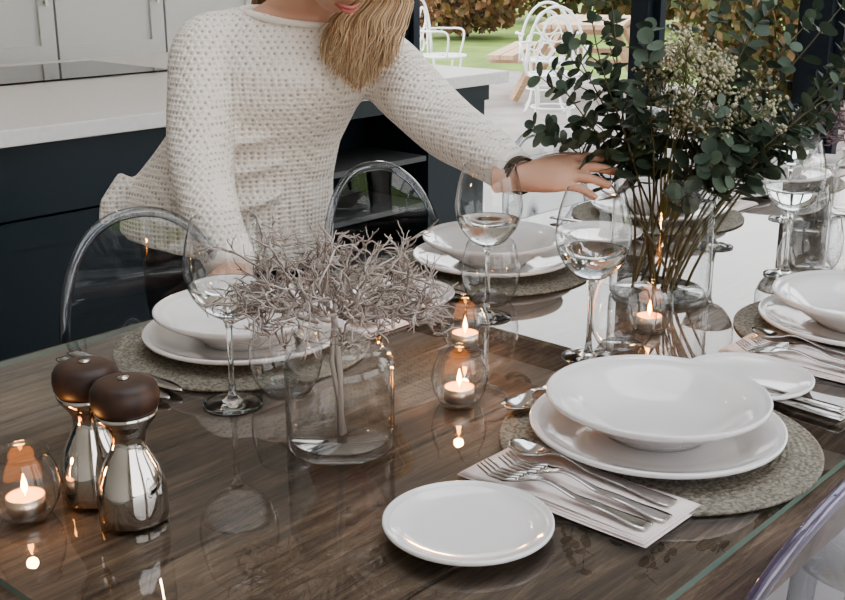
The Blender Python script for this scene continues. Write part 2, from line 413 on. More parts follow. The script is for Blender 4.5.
# ------------------------------------------------------------------ tableware meshes
def lathe_mesh(name,prof,mt,seg=64,sc=1.0,zs=1.0):
    m=MB(); m.lathe([(r*sc,z*zs) for r,z in prof],seg); return m.mesh(name,mt)
ME_DIN=lathe_mesh('dinner_plate',[(0,.003),(.085,.003),(.088,0),(.092,0),(.095,.004),(.12,.009),(.147,.016),(.151,.019),(.1515,.0225),(.1485,.0238),(.1455,.0200),(.143,.0215),(.140,.0185),(.120,.014),(.098,.009),(.09,.008),(0,.008)],M_CER,80,.960)
ME_BOWL=lathe_mesh('pasta_bowl',[(0,.003),(.055,.003),(.057,0),(.062,0),(.064,.005),(.085,.016),(.105,.030),(.127,.041),(.1315,.045),(.1315,.049),(.1285,.0502),(.1255,.0455),(.122,.0462),(.104,.037),(.092,.027),(.075,.015),(.055,.010),(0,.008)],M_CER,80,.968,.97)
ME_SIDE=lathe_mesh('side_plate',[(0,.002),(.045,.002),(.047,0),(.051,0),(.053,.003),(.068,.006),(.0815,.0095),(.0840,.0120),(.0838,.0148),(.0815,.0155),(.0792,.0118),(.077,.0128),(.075,.0105),(.058,.0075),(.050,.0065),(0,.0063)],M_CER)
def mat_mesh():
    m=MB(); seg=220; rings=26; R=.183
    vs=[(0,0,.003)]; idx=[[0]]; fs=[]
    for k in range(1,rings*4+1):
        r=R*k/(rings*4)
        idx.append(list(range(len(vs),len(vs)+seg)))
        for j in range(seg):
            a=2*math.pi*j/seg
            ringi=(k-1)//4
            br=math.sin(a*max(12,round(r*700))+ringi*math.pi)
            z=.0026+(.0012+.0006*br)*math.sin(math.pi*((k-1)%4+.5)/4)
            vs.append((r*math.cos(a),r*math.sin(a),z))
    idx.append(list(range(len(vs),len(vs)+seg)))
    vs+=[((R)*math.cos(2*math.pi*j/seg),(R)*math.sin(2*math.pi*j/seg),0) for j in range(seg)]
    for a,b in zip(idx,idx[1:]):
        for j in range(seg):
            k=(j+1)%seg
            if len(a)==1: fs.append((a[0],b[j],b[k]))
            else: fs.append((a[j],b[j],b[k],a[k]))
    fs.append(tuple(reversed(idx[-1])))
    m.add(vs,fs); return m.mesh('placemat',M_MAT)
ME_MAT=mat_mesh()
ME_WBOWL=lathe_mesh('wine_bowl',[(0,.1145),(.008,.1155),(.020,.1185),(.029,.1248),(.036,.133),(.0425,.142),(.047,.152),(.0502,.162),(.0515,.172),(.0515,.183),(.0502,.195),(.048,.207),(.0455,.218),(.0395,.2385),(.0390,.2392),(.0386,.2385)],M_GLASS,56)
ME_WSTEM=lathe_mesh('wine_stem',[(0,0),(.034,0),(.0372,.0006),(.0375,.0018),(.030,.0032),(.012,.0055),(.0055,.012),(.0038,.03),(.0034,.07),(.0038,.098),(.006,.108),(.0085,.1135),(.004,.1142),(0,.1143)],M_STEMG,40)
ME_WATER=lathe_mesh('water',[(0,.1160),(.0078,.1170),(.0186,.1204),(.0275,.1262),(.0348,.1345),(.0412,.1433),(.0457,.1525),(.0472,.1562),(.0468,.1562),(0,.1560)],M_WATER,56)
ME_TUM=lathe_mesh('tumbler',[(0,.004),(.028,.004),(.030,.001),(.033,.002),(.042,.018),(.0475,.040),(.0475,.060),(.043,.082),(.0385,.098),(.0378,.0986),(.0373,.098)],M_TGL)
ME_HOLD=lathe_mesh('holder',[(0,.005),(.020,.004),(.022,.001),(.026,.004),(.033,.018),(.0355,.034),(.033,.050),(.0265,.064),(.0265,.069),(.0275,.070),(.0265,.0705)],M_TGL,40)
ME_WAXC=lathe_mesh('wax',[(0,.006),(.0185,.006),(.0185,.022),(.017,.021),(.004,.020),(0,.020)],[M_WAX],32)
ME_CUPM=lathe_mesh('cup',[(0,.0055),(.0192,.0055),(.0192,.0225),(.0188,.0225)],M_CUP,32)
ME_FLAME=lathe_mesh('flame',[(0,.0205),(.0006,.0215),(.0006,.024),(.0022,.0265),(.0034,.031),(.0026,.037),(.0010,.043),(0,.046)],M_FLAME,12)

def placed(name,me,u,v,z,rot=0): return obj(name,me,None,(u,v,z),(0,0,rot))
def grid_strip(m, L_, wfun, zfun, cup, n=26, k=7, y0=0, x0=0, th=.0016):
    top=[];bot=[]
    for i in range(n+1):
        s=i/n; w=wfun(s); z=zfun(s); c=cup(s)
        rt=[];rb=[]
        for j in range(k+1):
            q=-1+2*j/k
            rt.append((x0+s*L_, y0+q*w, z-c*(1-q*q)+th)); rb.append((x0+s*L_, y0+q*w, z-c*(1-q*q)))
        top.append(rt); bot.append(rb)
    rings=[t+list(reversed(b)) for t,b in zip(top,bot)]
    m.loft(rings)
def lerp(pts,s):
    for (a,va),(b,vb) in zip(pts,pts[1:]):
        if s<=b:
            t=(s-a)/(b-a); t=t*t*(3-2*t); return va+(vb-va)*t
    return pts[-1][1]
def spoon_me(Ln=.205):
    m=MB()
    w=lambda s: lerp([(0,.009),(.04,.0105),(.3,.006),(.62,.0028),(.72,.0045),(.76,.012),(.86,.0205),(.95,.015),(.985,.007),(1,.0025)],s)
    z=lambda s: lerp([(0,.001),(.45,.006),(.68,.014),(.80,.010),(.9,.0095),(1,.011)],s)
    c=lambda s: lerp([(0,0),(.70,0),(.86,.0075),(1,.001)],s)
    grid_strip(m,Ln,w,z,c,44,8); return m.mesh('spoon',M_STEEL)
def fork_me(Ln=.20):
    m=MB()
    w=lambda s: lerp([(0,.009),(.05,.0105),(.35,.006),(.78,.0028),(.9,.008),(1,.0125)],s)
    z=lambda s: lerp([(0,.001),(.5,.006),(.8,.014),(1,.008)],s)
    grid_strip(m,Ln*.76,w,z,lambda s:0,30,4)
    for j in range(4):
        y=-.0105+.007*j
        m.tube([(Ln*.75,y,.0095),(Ln*.83,y*1.02,.005),(Ln*.92,y,.005),(Ln,y*.95,.012)],[.0021,.0019,.0016,.0008],6)
    return m.mesh('fork',M_STEEL)
def knife_me(Ln=.235):
    m=MB()
    w=lambda s: lerp([(0,.008),(.05,.0095),(.4,.0065),(.5,.0065),(.55,.0095),(.85,.0105),(.95,.007),(1,.001)],s)
    grid_strip(m,Ln,w,lambda s:.001,lambda s:0,40,3,th=.0032); return m.mesh('knife',M_STEEL)
ME_SP=spoon_me(); ME_FK=fork_me(); ME_KN=knife_me()
ME_SP2=spoon_me(.18)

def napkin_me(L_=.235,W=.11):
    m=MB()
    for k in range(4):
        z0=.0006+k*.0016; n=14; rings=[]
        ins=.0022*k
        for i in range(n+1):
            s=i/n; x=ins+s*(L_-2*ins)
            wob=.0014*math.sin(s*5+k)
            hw=W/2-ins+wob
            zz=z0+.0007*math.sin(s*7+k*1.3)*(1 if k else 0)
            rings.append([(x,-hw,zz),(x,-hw*.5,zz+.0002),(x,0,zz),(x,hw*.5,zz+.0003),(x,hw,zz),(x,hw+.0008,zz+.0007),(x,hw,zz+.0014),(x,hw*.5,zz+.0017),(x,0,zz+.0014),(x,-hw*.5,zz+.0016),(x,-hw,zz+.0014),(x,-hw-.0008,zz+.0007)])
        m.loft(rings)
    return m.mesh('napkin',M_NAPKIN)
ME_NAP=napkin_me()

def setting(u,v,side,full=True):
    s=1 if side=='near' else -1
    placed('placemat',ME_MAT,u,v,TZ+.0003)
    placed('dinner_plate',ME_DIN,u-.003*s,v+.002*s,TZ+.0046)
    placed('pasta_bowl',ME_BOWL,u,v+.004*s,TZ+.0128)
    placed('side_plate',ME_SIDE,u-.313*s if side=='near' else u+.318,v+.025*s if side=='near' else v-.02,TZ+.0005)
    rz=math.pi/2*s
    nu=u-.170*s if side=='near' else u+.195
    nv=v-.121*s
    placed('napkin',ME_NAP,nu,nv,TZ+.0004,rz)
    zc=TZ+.0075
    placed('fork',ME_FK,nu-.030*s,nv+.012*s,zc,rz+.05*s)
    placed('fork',ME_FK,nu-.004*s,nv+.006*s,zc+.0004,rz+.03*s)
    placed('spoon',ME_SP,nu+.029*s,nv+.020*s,zc,rz+.02)
    placed('table_knife',ME_KN,u+(.192)*s,v-.14*s,TZ+.0048,rz-.06*s)
    if side=='near' or u<1: placed('table_knife',ME_KN,u+(.216)*s,v-.13*s,TZ+.0048,rz-.05*s)
setting(1.0776,.6037,'near')
setting(1.628,.586,'near')
for u in (.973,1.545,2.117,2.65): setting(u,1.224,'far')
placed('dessert_spoon',ME_SP2,1.188,.795,TZ+.0048,math.radians(188))

# drinkware
def wine(u,v):
    e=empty('wine_glass',(u,v,TZ+.0003)); obj('bowl',ME_WBOWL,e); obj('stem_and_foot',ME_WSTEM,e); obj('water',ME_WATER,e)
for X,Y in ((-.238,1.3194),(.100,1.675),(.2316,1.489),(.6386,1.9165)):
    wine(*S(X,Y))
wine(1.95,1.0); wine(2.27,1.0)
for X,Y in ((-.1757,1.367),(.1103,1.765),(.287,1.540),(.70,1.955)):
    u,v=S(X,Y); placed('tumbler',ME_TUM,u,v,TZ+.0003)
placed('tumbler',ME_TUM,2.18,.92,TZ+.0003)
for X,Y in ((.061,1.535),(.046,1.323),(.3404,1.615),(-.398,1.0254)):
    u,v=S(X,Y); e=empty('tealight_holder',(u,v,TZ+.0003))
    obj('glass',ME_HOLD,e); obj('wax',ME_WAXC,e); obj('cup',ME_CUPM,e); obj('flame',ME_FLAME,e)
    l=bpy.data.lights.new('candle','POINT'); l.energy=.25; l.color=(1,.45,.14); l.shadow_soft_size=.006
    lo=bpy.data.objects.new('candle_light',l); COL.objects.link(lo); lo.parent=e; lo.location=(0,0,.054)
mb=lathe_mesh('mill_body',[(0,0),(.032,0),(.0345,.003),(.0345,.012),(.034,.030),(.0325,.042),(.027,.058),(.019,.074),(.0165,.084),(.018,.094),(.024,.103),(.0295,.110),(.0305,.115),(.029,.116),(0,.116)],M_CHROME)
mc=lathe_mesh('mill_cap',[(0,.116),(.0295,.1165),(.0322,.121),(.0335,.130),(.0325,.1385),(.029,.1445),(.020,.1475),(0,.1485)],M_WALNUT)
mk=lathe_mesh('mill_knob',[(0,.147),(.006,.148),(.0055,.1505),(0,.1515)],M_CHROME,20)
for nm,X,Y in (('pepper_mill',-.2890,1.0210),('salt_mill',-.340,1.068)):
    u,v=S(X,Y); e=empty(nm,(u,v,TZ+.0003)); obj('body',mb,e); obj('cap',mc,e); obj('knob',mk,e)

# ------------------------------------------------------------------ jar with dried twigs
def rv(): return Vector((random.gauss(0,1),random.gauss(0,1),random.gauss(0,1))).normalized()
def twig_bush(m, base, top, n, rng, wide=1.0, L0=.060):
    base=Vector(base); top=Vector(top)
    m.tube([base,base.lerp(top,.5)+Vector((.004,0,0)),top],[.0042,.004,.0035],6)
    m.tube([base+Vector((.006,0,0)),base.lerp(top,.6)+Vector((-.004,.003,0)),top+Vector((.004,0,.01))],[.003,.003,.0025],6)
    def grow(p,d,r,ln,lev):
        pts=[p]; dd=d.copy()
        k=5
        for i in range(k):
            dd=(dd+rv()*.36).normalized()
            if p.z<.15 and dd.z<0: dd.z=abs(dd.z)
            p=p+dd*ln/k; pts.append(p.copy())
        m.tube(pts,[r*(1-.10*i) for i in range(k+1)],4)
        if lev>0:
            for c in range(rng.choice((3,3,4))):
                q=pts[rng.randint(2,k)]
                nd=(dd+rv()*.85); nd.normalize()
                grow(q,nd,max(.0010,r*.78),ln*.66,lev-1)
    for i in range(n):
        a=2*math.pi*(i*.618); el=rng.uniform(.08,1.0)
        d=Vector((math.cos(a)*math.cos(el)*wide,math.sin(a)*math.cos(el)*wide,math.sin(el)*.62)).normalized()
        grow(top+Vector((d.x*.02,d.y*.02,rng.uniform(-.015,.005))),d,.0022,L0*rng.uniform(.8,1.2),3)
jo=[(0,0),(.056,0),(.0605,.002),(.062,.007),(.062,.098),(.060,.108),(.052,.117),(.0487,.122),(.0487,.132),(.0518,.139),(.0522,.1405)]
ji=[(.0512,.141),(.0500,.1385),(.0468,.132),(.0468,.122),(.0503,.1165),(.0580,.107),(.0598,.098),(.0598,.016),(.057,.012),(0,.0105)]
ME_JAR=lathe_mesh('jar',jo+ji,M_JAR,64)
def jar(name,X,Y,mt,n,top,wide=1.3,L0=.06):
    u,v=S(X,Y); e=empty(name,(u,v,TZ+.0003))
    obj('jar',ME_JAR,e)
    m=MB(); twig_bush(m,(0,.0,.0125),top,n,random,wide,L0); obj('twigs',m.mesh('tw',mt),e)
    return e
random.seed(11)
jar('dried_twig_jar',-.0938,1.195,M_TWIG,30,(-.004,.004,.164),1.35,.062)
jar('dried_twig_jar',.95,2.40,M_TWIGP,16,(0,0,.18),.9)

# ------------------------------------------------------------------ eucalyptus vase
random.seed(5)
vu,vv=S(.392,1.80)
e=empty('flower_vase',(vu,vv,TZ+.0003))
m=MB(); m.lathe([(0,.012),(.070,.012),(.076,.004),(.081,.006),(.082,.02),(.082,.205),(.0835,.207),(.082,.2075)],64); obj('vase',m.mesh('vase',M_VASE),e)
m=MB(); m.lathe([(0,.001),(.070,.001),(.075,.003),(.0755,.008),(.070,.011),(0,.0112)],48); obj('vase_base',m.mesh('vb',M_VASE),e)
st=MB(); lf=MB(); fl=MB(); fs_=MB()
def leaf(mb,p,d,size,up):
    d=d.normalized(); s=d.cross(up); 
    if s.length<1e-3: s=d.orthogonal()
    s.normalize(); n=s.cross(d)
    vs=[]; k=11
    for j in range(k):
        a=-math.pi+2*math.pi*(j+.5)/k
        q=p+d*(size*(.95+math.cos(a)*.95))+s*(size*.92*math.sin(a))+n*(size*.16*abs(math.sin(a)))
        vs.append(tuple(q))
    c=p+d*size*.9-n*size*.05; vs.append(tuple(c))
    mb.add(vs,[(k,j,(j+1)%k) for j in range(k)])
    st.tube([p-d*.004,p+d*size*.4],[.0009,.0007],4)
def screen_dir(dx,dy,dz):
    a=S(dx,dy); return Vector((a[0],a[1],dz))
tips=[(-.165,.02,.33),(-.13,-.02,.44),(-.10,.05,.47),(-.21,.06,.27),(-.05,-.05,.40),(.02,.03,.50),(.08,.06,.47),(.12,-.03,.44),(.20,.02,.43),
      (.30,.0,.34),(.31,-.03,.43),(.25,.06,.28),(.04,-.09,.30),(.12,-.08,.28),(-.02,.10,.42),(-.15,.09,.40),(.07,-.08,.22),(.16,.1,.50),(.29,.04,.50),(.36,.0,.38),
      (.38,.03,.46),(.27,-.06,.38),(.22,-.08,.33)]
for t in tips:
    tip=screen_dir(*t)
    b=Vector((random.uniform(-.045,.045),random.uniform(-.045,.045),.016))
    rim=screen_dir(t[0]*.25+random.uniform(-.02,.02),t[1]*.25,.20)
    pts=[]; NN=16
    for i in range(NN):
        s=i/(NN-1)
        p=b*(1-s)**2+2*s*(1-s)*rim+tip*s*s
        p=p+Vector((math.sin(s*9+t[0]*20),math.cos(s*8+t[1]*30),0))*.006*s
        pts.append(p)
    st.tube(pts,[.0026-.0016*i/(NN-1) for i in range(NN)],5)
    for i in range(7,NN):
        p=pts[i] 
        dd=(pts[i]-pts[i-1]).normalized()
        a=random.uniform(0,6.28)
        o=dd.orthogonal().normalized(); o=Matrix.Rotation(a,3,dd)@o
        sz=random.uniform(.0135,.0215)*(1.15-.35*(i/NN))
        leaf(lf,p+o*.004,(o+dd*.35),sz,(dd+rv()*.5))
        leaf(lf,p-o*.004,(-o+dd*.35),sz,(dd+rv()*.5))
        if i==NN-1: leaf(lf,p,dd,sz*.8,rv())
        if random.random()<.50:
            sd=(o*.8+dd).normalized(); ln=random.uniform(.03,.065)
            sp=[p,p+sd*ln*.5,p+sd*ln+Vector((0,0,.008))]
            st.tube(sp,[.0012,.001,.0007],4)
            for q in sp[1:]:
                o2=Matrix.Rotation(random.uniform(0,6.28),3,sd)@sd.orthogonal().normalized()
                leaf(lf,q,o2+sd*.4,sz*.8,sd+rv()*.5); leaf(lf,q,-o2+sd*.4,sz*.8,sd+rv()*.5)
for c in range(25):
    base=screen_dir(random.uniform(-.02,.05),random.uniform(-.05,.03),.2)
    tip=screen_dir(random.uniform(-.03,.15),random.uniform(-.10,.04),random.uniform(.28,.42))
    mid=(base+tip)*.5+Vector((0,0,.02))
    fs_.tube([base*.4+Vector((0,0,.05)),base,mid,tip],[.0015,.0014,.0012,.0009],4)
    for k in range(24):
        q=tip+rv()*random.uniform(.008,.040); q.z=max(q.z,.24)
        fs_.tube([mid.lerp(tip,random.uniform(.4,1)),q],[.0006,.0004],3)
        for kk in range(3):
            qq=q+rv()*.005; r=random.uniform(.0022,.0036)
            fl.add([tuple(qq+Vector(w)*r) for w in ((1,0,0),(-1,0,0),(0,1,0),(0,-1,0),(0,0,1),(0,0,-1))],[(0,2,4),(2,1,4),(1,3,4),(3,0,4),(2,0,5),(1,2,5),(3,1,5),(0,3,5)])
obj('stems',st.mesh('st',M_STEM),e); obj('eucalyptus_leaves',lf.mesh('lf',M_EUC),e); obj('filler_flowers',fl.mesh('fl',M_FLOWER),e); obj('filler_stems',fs_.mesh('fs',pbr('filler_stem',(.2,.22,.1),.7)),e)

# ------------------------------------------------------------------ ghost chairs (back at local y=0, seat towards -y)
def chair_meshes(key,mp,mr,hw=.165,rr=.0058):
    zc=.665; hz=.225
    def outline(s,inset=0):
        a=2*math.pi*s; c,sn=math.cos(a),math.sin(a)
        n=2/2.25
        return ((hw-inset)*math.copysign(abs(c)**n,c),(hz-inset)*math.copysign(abs(sn)**n,sn))
    def bend(x,z): return (x, .05*((z-.45)/.44) - .9*x*x, z)
    K=64
    p=MB(); vs=[]; fs=[]
    R=5
    for r in range(R+1):
        for j in range(K):
            x,z=outline(j/K); f=r/R
            vs.append(bend(x*f,zc+z*f))
    for r in range(1,R):
        for j in range(K):
            k=(j+1)%K
            fs.append((r*K+j,r*K+k,(r+1)*K+k,(r+1)*K+j))
    fs.append(tuple(K+j for j in range(K)))
    p.add(vs,fs)
    seat=MB()
    def so(s): 
        a=2*math.pi*s; c,sn=math.cos(a),math.sin(a); n=2/4.0
        return (.20*math.copysign(abs(c)**n,c),-.20+.20*math.copysign(abs(sn)**n,sn))
    top=[(so(j/K)[0]*.96,-.2+(so(j/K)[1]+.2)*.96,.462) for j in range(K)]
    top2=[(so(j/K)[0],so(j/K)[1],.455) for j in range(K)]
    bot=[(so(j/K)[0],so(j/K)[1],.44) for j in range(K)]
    seat.loft([bot,top2,top])
    r=MB()
    pts=[bend(outline(j/K)[0],zc+outline(j/K)[1]) for j in range(K+1)]
    r.tube(pts,rr,8,caps=False,flat=1.6)
    legs=MB()
    for sx in (-1,1):
        legs.tube([(sx*.165,-.36,.445),(sx*.172,-.375,.2),(sx*.178,-.385,0)],[.020,.017,.013],10)
        legs.tube([(sx*.155,-.03,.445),(sx*.165,.0,.22),(sx*.175,.05,0)],[.020,.017,.013],10)
        legs.tube([(sx*.14,-.03,.45),(sx*.145,-.018,.50),(sx*.150,-.012,.56)],[.018,.015,.010],10)
    return (p.mesh(key+'p',mp),seat.mesh(key+'s',mp),r.mesh(key+'r',mr),legs.mesh(key+'l',mr))
CH1=chair_meshes('ghost',M_ACR,M_ACRRIM); CH2=chair_meshes('lilac',M_ACRP,M_ACRPRIM,.190,.0065)
def chair(u,v,rz,ms=CH1):
    e=empty('dining_chair',(u,v,0),(0,0,rz))
    for n,me in zip(('backrest','seat','back_rim','legs'),ms): obj(n,me,e)
chair(1.015,1.50,0); chair(1.575,1.51,0); chair(2.15,1.53,0); chair(2.68,1.55,0)
chair(.888,.342,math.pi,CH2); chair(1.62,.20,math.pi); chair(2.3,.22,math.pi)

# ------------------------------------------------------------------ woman
W=empty('woman')
def vox(name,mb,mt,vs,sm=6,fac=.6):
    o=obj(name,mb.mesh(name,mt),W)
    r=o.modifiers.new('r','REMESH'); r.mode='VOXEL'; r.voxel_size=vs; r.use_smooth_shade=True
    s=o.modifiers.new('s','SMOOTH'); s.iterations=sm; s.factor=fac
    return o
def ering(c,a,b,tilt=(0,0),n=36,rot=0.0):
    out=[]
    for j in range(n):
        t=2*math.pi*j/n; x=a*math.cos(t); y=b*math.sin(t)
        xr=x*math.cos(rot)-y*math.sin(rot); yr=x*math.sin(rot)+y*math.cos(rot)
        p=(c[0]+xr,c[1]+yr,c[2]+tilt[0]*xr+tilt[1]*yr)
        out.append(tuple(S3(p)))
    return out
LS=(-.408,2.207,1.120); LE=(-.415,2.10,.930); LW=(-.335,1.905,.772)
RS=(-.085,2.262,1.085); RE=(.047,2.085,.985); RW=(.150,1.872,.942)
tor=MB()
rings=[ering((-.410,2.30,.705),.222,.140,(-.16,0)),ering((-.400,2.295,.79),.215,.138,(-.16,0)),ering((-.365,2.285,.88),.183,.125,(-.12,0)),ering((-.33,2.27,.95),.164,.118,(-.12,0)),
       ering((-.295,2.25,1.02),.165,.130,(-.12,0)),ering((-.27,2.24,1.07),.178,.130,(-.12,0)),ering((-.25,2.24,1.115),.188,.108,(-.12,0)),ering((-.245,2.245,1.15),.165,.090,(-.12,0)),ering((-.245,2.248,1.178),.128,.080,(-.12,0))]
tor.loft(rings)
tor.tube([S3(p) for p in interp([(-.32,2.235,1.125),LS,(-.418,2.16,1.03),LE,(-.385,2.0,.85),LW])],interr([.055,.066,.066,.062,.054,.044]),20)
tor.tube([S3(p) for p in interp([(-.18,2.245,1.115),RS,(-.02,2.18,1.035),RE,(.105,1.97,.963),RW])],interr([.060,.070,.066,.060,.050,.037]),20)
tor.tube([S3(p) for p in ((-.60,2.27,.86),(-.635,2.25,.80),(-.650,2.24,.765))],[.020,.024,.010],10)
for a,b,c,r in (((-.46,2.165,.90),(-.38,2.155,.885),(-.27,2.16,.905),.012),((-.50,2.165,.84),(-.40,2.148,.815),(-.27,2.165,.84),.013),((-.40,2.155,.96),(-.33,2.145,.95),(-.24,2.155,.975),.010)):
    tor.tube([S3(p) for p in interp([a,b,c],5)],[r*math.sin(math.pi*(i+.6)/11.2) for i in range(11)],8)
vox('sweater',tor,M_KNIT,.008,5,.5)
rb=MB()
rb.tube([S3(p) for p in ((.136,1.90,.946),RW,(.157,1.862,.941))],[.0385,.0378,.0365],20)
rb.tube([S3(p) for p in ((-.343,1.925,.787),LW,(-.332,1.888,.760))],[.0455,.0445,.043],20)
nk=ering((-.238,2.234,1.176),.110,.078,(-.12,.10),40); rb.tube([Vector(p) for p in nk+[nk[0]]],.006,8,caps=False)
obj('sweater_trim',rb.mesh('rib',M_KNITRIB),W)
tr=MB()
tr.loft([ering((-.405,2.30,.66),.17,.115),ering((-.40,2.30,.74),.178,.12),ering((-.395,2.30,.84),.165,.11)])
for sx in (-1,1):
    tr.tube([S3(p) for p in interp([(-.405+sx*.088,2.30,.74),(-.41+sx*.09,2.295,.60),(-.415+sx*.085,2.29,.45),(-.42+sx*.085,2.30,.25),(-.42+sx*.085,2.315,.075)])],interr([.098,.085,.062,.056,.045]),18)
vox('trousers',tr,M_TROUSER,.011,6,.5)
sh=MB()
for sx in (-1,1):
    c=Vector((-.42+sx*.085,2.27,0))
    rg=[]
    for dy,w,h in ((.075,.025,.05),(.06,.036,.085),(.02,.038,.085),(-.04,.042,.062),(-.10,.044,.045),(-.14,.034,.034),(-.165,.012,.02)):
        rg.append([tuple(S3((c.x+w*math.cos(a),c.y+dy,max(0.001,h/2+h/2*math.sin(a))))) for a in [2*math.pi*j/14 for j in range(14)]])
    sh.loft(rg)
obj('shoes',sh.mesh('shoes',M_SHOE),W)
def hand(name,wrist,tipdir,back,curl,flip=1):
    w=S3(wrist); x=D3(tipdir).normalized(); z=D3(back); z=(z-x*z.dot(x)).normalized(); y=z.cross(x)*flip
    def P(a,b,c): return w+x*a+y*b+z*c
    m=MB()
    m.tube([P(-.05,0,0),P(-.02,0,0),P(.0,0,0)],[.027,.0255,.0255],16,flat=.8,up=z)
    rg=[]
    for a,hw,th,cz in ((-.01,.026,.019,0),(.015,.033,.018,0),(.04,.038,.0165,.001),(.065,.0405,.0145,.002),(.085,.039,.011,.001),(.092,.036,.008,0)):
        rg.append([tuple(P(a+(-.008*abs(math.cos(t)) if a>.06 else 0),hw*math.cos(t),cz+th*math.sin(t))) for t in [2*math.pi*j/20 for j in range(20)]])
    m.loft(rg)
    nails=MB()
    for k,(b,l,r) in enumerate(((.029,.070,.0088),(.0105,.079,.0090),(-.009,.073,.0086),(-.027,.057,.0078))):
        a0=.080-.004*abs(k-1.2)
        pts=[P(a0-.02,b*.93,.001)]; rr=[r*1.0]; ang=.0; px,pz=a0,.001; spread=(b)*.35
        pts.append(P(px,b,pz)); rr.append(r*1.08)
        for s_i,sg in enumerate((.45,.30,.25)):
            ang+=curl[k]*(.55,1.0,.7)[s_i]
            for hstep in (1,2):
                px+=l*sg*.5*math.cos(ang); pz-=l*sg*.5*math.sin(ang)
                pts.append(P(px,b+spread*((px-a0)/l),pz)); rr.append(r*((1.0,.97),(.90,.93),(.84,.66))[s_i][hstep-1])
        m.tube(pts,rr,12)
        tipc=P(px-.5*.012*math.cos(ang)+ .0055*math.sin(ang),b+spread*.9,pz+.006*math.cos(ang)+.006*math.sin(ang))
        Mx=Matrix((x*math.cos(ang)-z*math.sin(ang),y,z*math.cos(ang)+x*math.sin(ang))).transposed()
        nails.ell(tipc,(.0058,.0046,.0014),Mx,10,6)
    m.tube([P(.012,.018,-.004),P(.035,.038,-.010),P(.058,.050,-.016),P(.075,.053,-.022),P(.088,.050,-.026),P(.096,.046,-.029)],[.014,.0125,.0105,.0098,.0092,.0062],12)
    vox(name,m,M_SKIN,.0026,4,.5)
    obj(name+'_nails',nails.mesh('nails',M_NAIL),W)
hand('right_hand',(.166,1.842,.940),(.88,-.30,.13),(-.02,-.60,.75),(.22,.26,.34,.45),1)
hand('left_hand',(-.330,1.885,.768),(.10,-.80,-.06),(.0,-.2,.95),(.06,.06,.06,.08),-1)
br=MB()
ax=(S3((.166,1.842,.940))-S3(RW)).normalized()
for k,(off,r) in enumerate(((.020,.0295),(.026,.0295),(.032,.029))):
    c=S3(RW)+ax*off; n=ax.orthogonal().normalized(); b=ax.cross(n)
    br.tube([c+(n*math.cos(t)+b*math.sin(t))*r for t in [2*math.pi*j/28 for j in range(29)]],.0027,6,caps=False)
obj('bracelet',br.mesh('br',pbr('dark_bracelet',(.05,.035,.02),.3,.6)),W)
f=Vector((.406,-.761,-.507)).normalized(); upv=(Vector((0,0,1))-f*f.z).normalized(); rt=f.cross(upv)
HC=Vector((-.15,2.085,1.298))
def HP(x,y,z):
    return S3(HC+rt*x+f*y+upv*z)
def g(x,y,z,cx,cz,s,sz=None): return math.exp(-((x-cx)**2/(2*s*s)+(z-cz)**2/(2*(sz or s)**2)))
hd=MB(); rings=[]
nv,nu=48,56
for i in range(1,nv):
    th=math.pi*i/nv; ring=[]
    for j in range(nu):
        ph=2*math.pi*j/nu
        x=math.sin(th)*math.cos(ph); y=math.sin(th)*math.sin(ph); z=math.cos(th)
        X=x*.074; Y=y*.093; Z=z*.112
        if Z<0:
            k=min(1,-Z/.11); X*=1-.34*k**1.5
            if y<0: Y*=1-.55*k; Z*=1-.25*k*(-y)
            else: Y*=1-.10*k
        if y>0:
            Y=Y*(.94)
            Y+=.020*g(X,0,Z,0,-.028,.010,.012)+.012*g(X,0,Z,0,-.008,.0075,.018)
            Y-=.009*(g(X,0,Z,.031,.004,.013,.010)+g(X,0,Z,-.031,.004,.013,.010))
            Y+=.004*(g(X,0,Z,.030,.026,.018,.006)+g(X,0,Z,-.030,.026,.018,.006))
            Y+=.007*g(X,0,Z,0,-.060,.018,.006)-.003*g(X,0,Z,0,-.0595,.02,.0018)
            Y+=.009*g(X,0,Z,0,-.096,.016,.012)
            Y+=.004*(g(X,0,Z,.042,-.028,.014)+g(X,0,Z,-.042,-.028,.014))
        ring.append(tuple(HP(X,Y,Z)))
    rings.append(ring)
hd.loft(rings)
for sx in (-1,1):
    hd.tube([HP(sx*.070,-.012,-.030),HP(sx*.077,-.020,-.012),HP(sx*.080,-.026,.008),HP(sx*.076,-.018,.020),HP(sx*.071,-.008,.012)],[.006,.007,.007,.006,.004],8)
nb=[ering((-.245,2.25,1.06),.09,.06,(-.1,.15)),ering((-.24,2.243,1.14),.100,.072,(-.1,.12)),ering((-.237,2.238,1.172),.102,.074,(-.1,.12)),ering((-.228,2.230,1.195),.074,.062,(-.1,.2)),ering((-.212,2.205,1.225),.056,.055,(0,.3)),ering((-.185,2.165,1.255),.052,.054,(0,.4)),ering((-.165,2.125,1.29),.05,.055,(0,.4))]
hd.loft(nb)
vox('head',hd,M_SKIN,.0035,4,.5)
ey=MB(); ir=MB(); lp=MB(); bw=MB()
for sx in (-1,1):
    ey.ell(HP(sx*.031,.071,.003),(.0115,.0115,.0115))
    ir.ell(HP(sx*.031,.080,.0),(.0048,.0048,.0048))
    bw.tube([HP(sx*.016,.089,.024),HP(sx*.030,.086,.030),HP(sx*.046,.074,.026)],[.0015,.0025,.001],6)
    bw.tube([HP(sx*.019,.0825,.003),HP(sx*.031,.0845,.0065),HP(sx*.044,.078,.002)],[.0012,.002,.001],6)
lp.tube([HP(-.024,.078,-.058),HP(-.012,.0905,-.0555),HP(0,.0945,-.057),HP(.012,.0905,-.0555),HP(.024,.078,-.058)],[.001,.0034,.0038,.0034,.001],8)
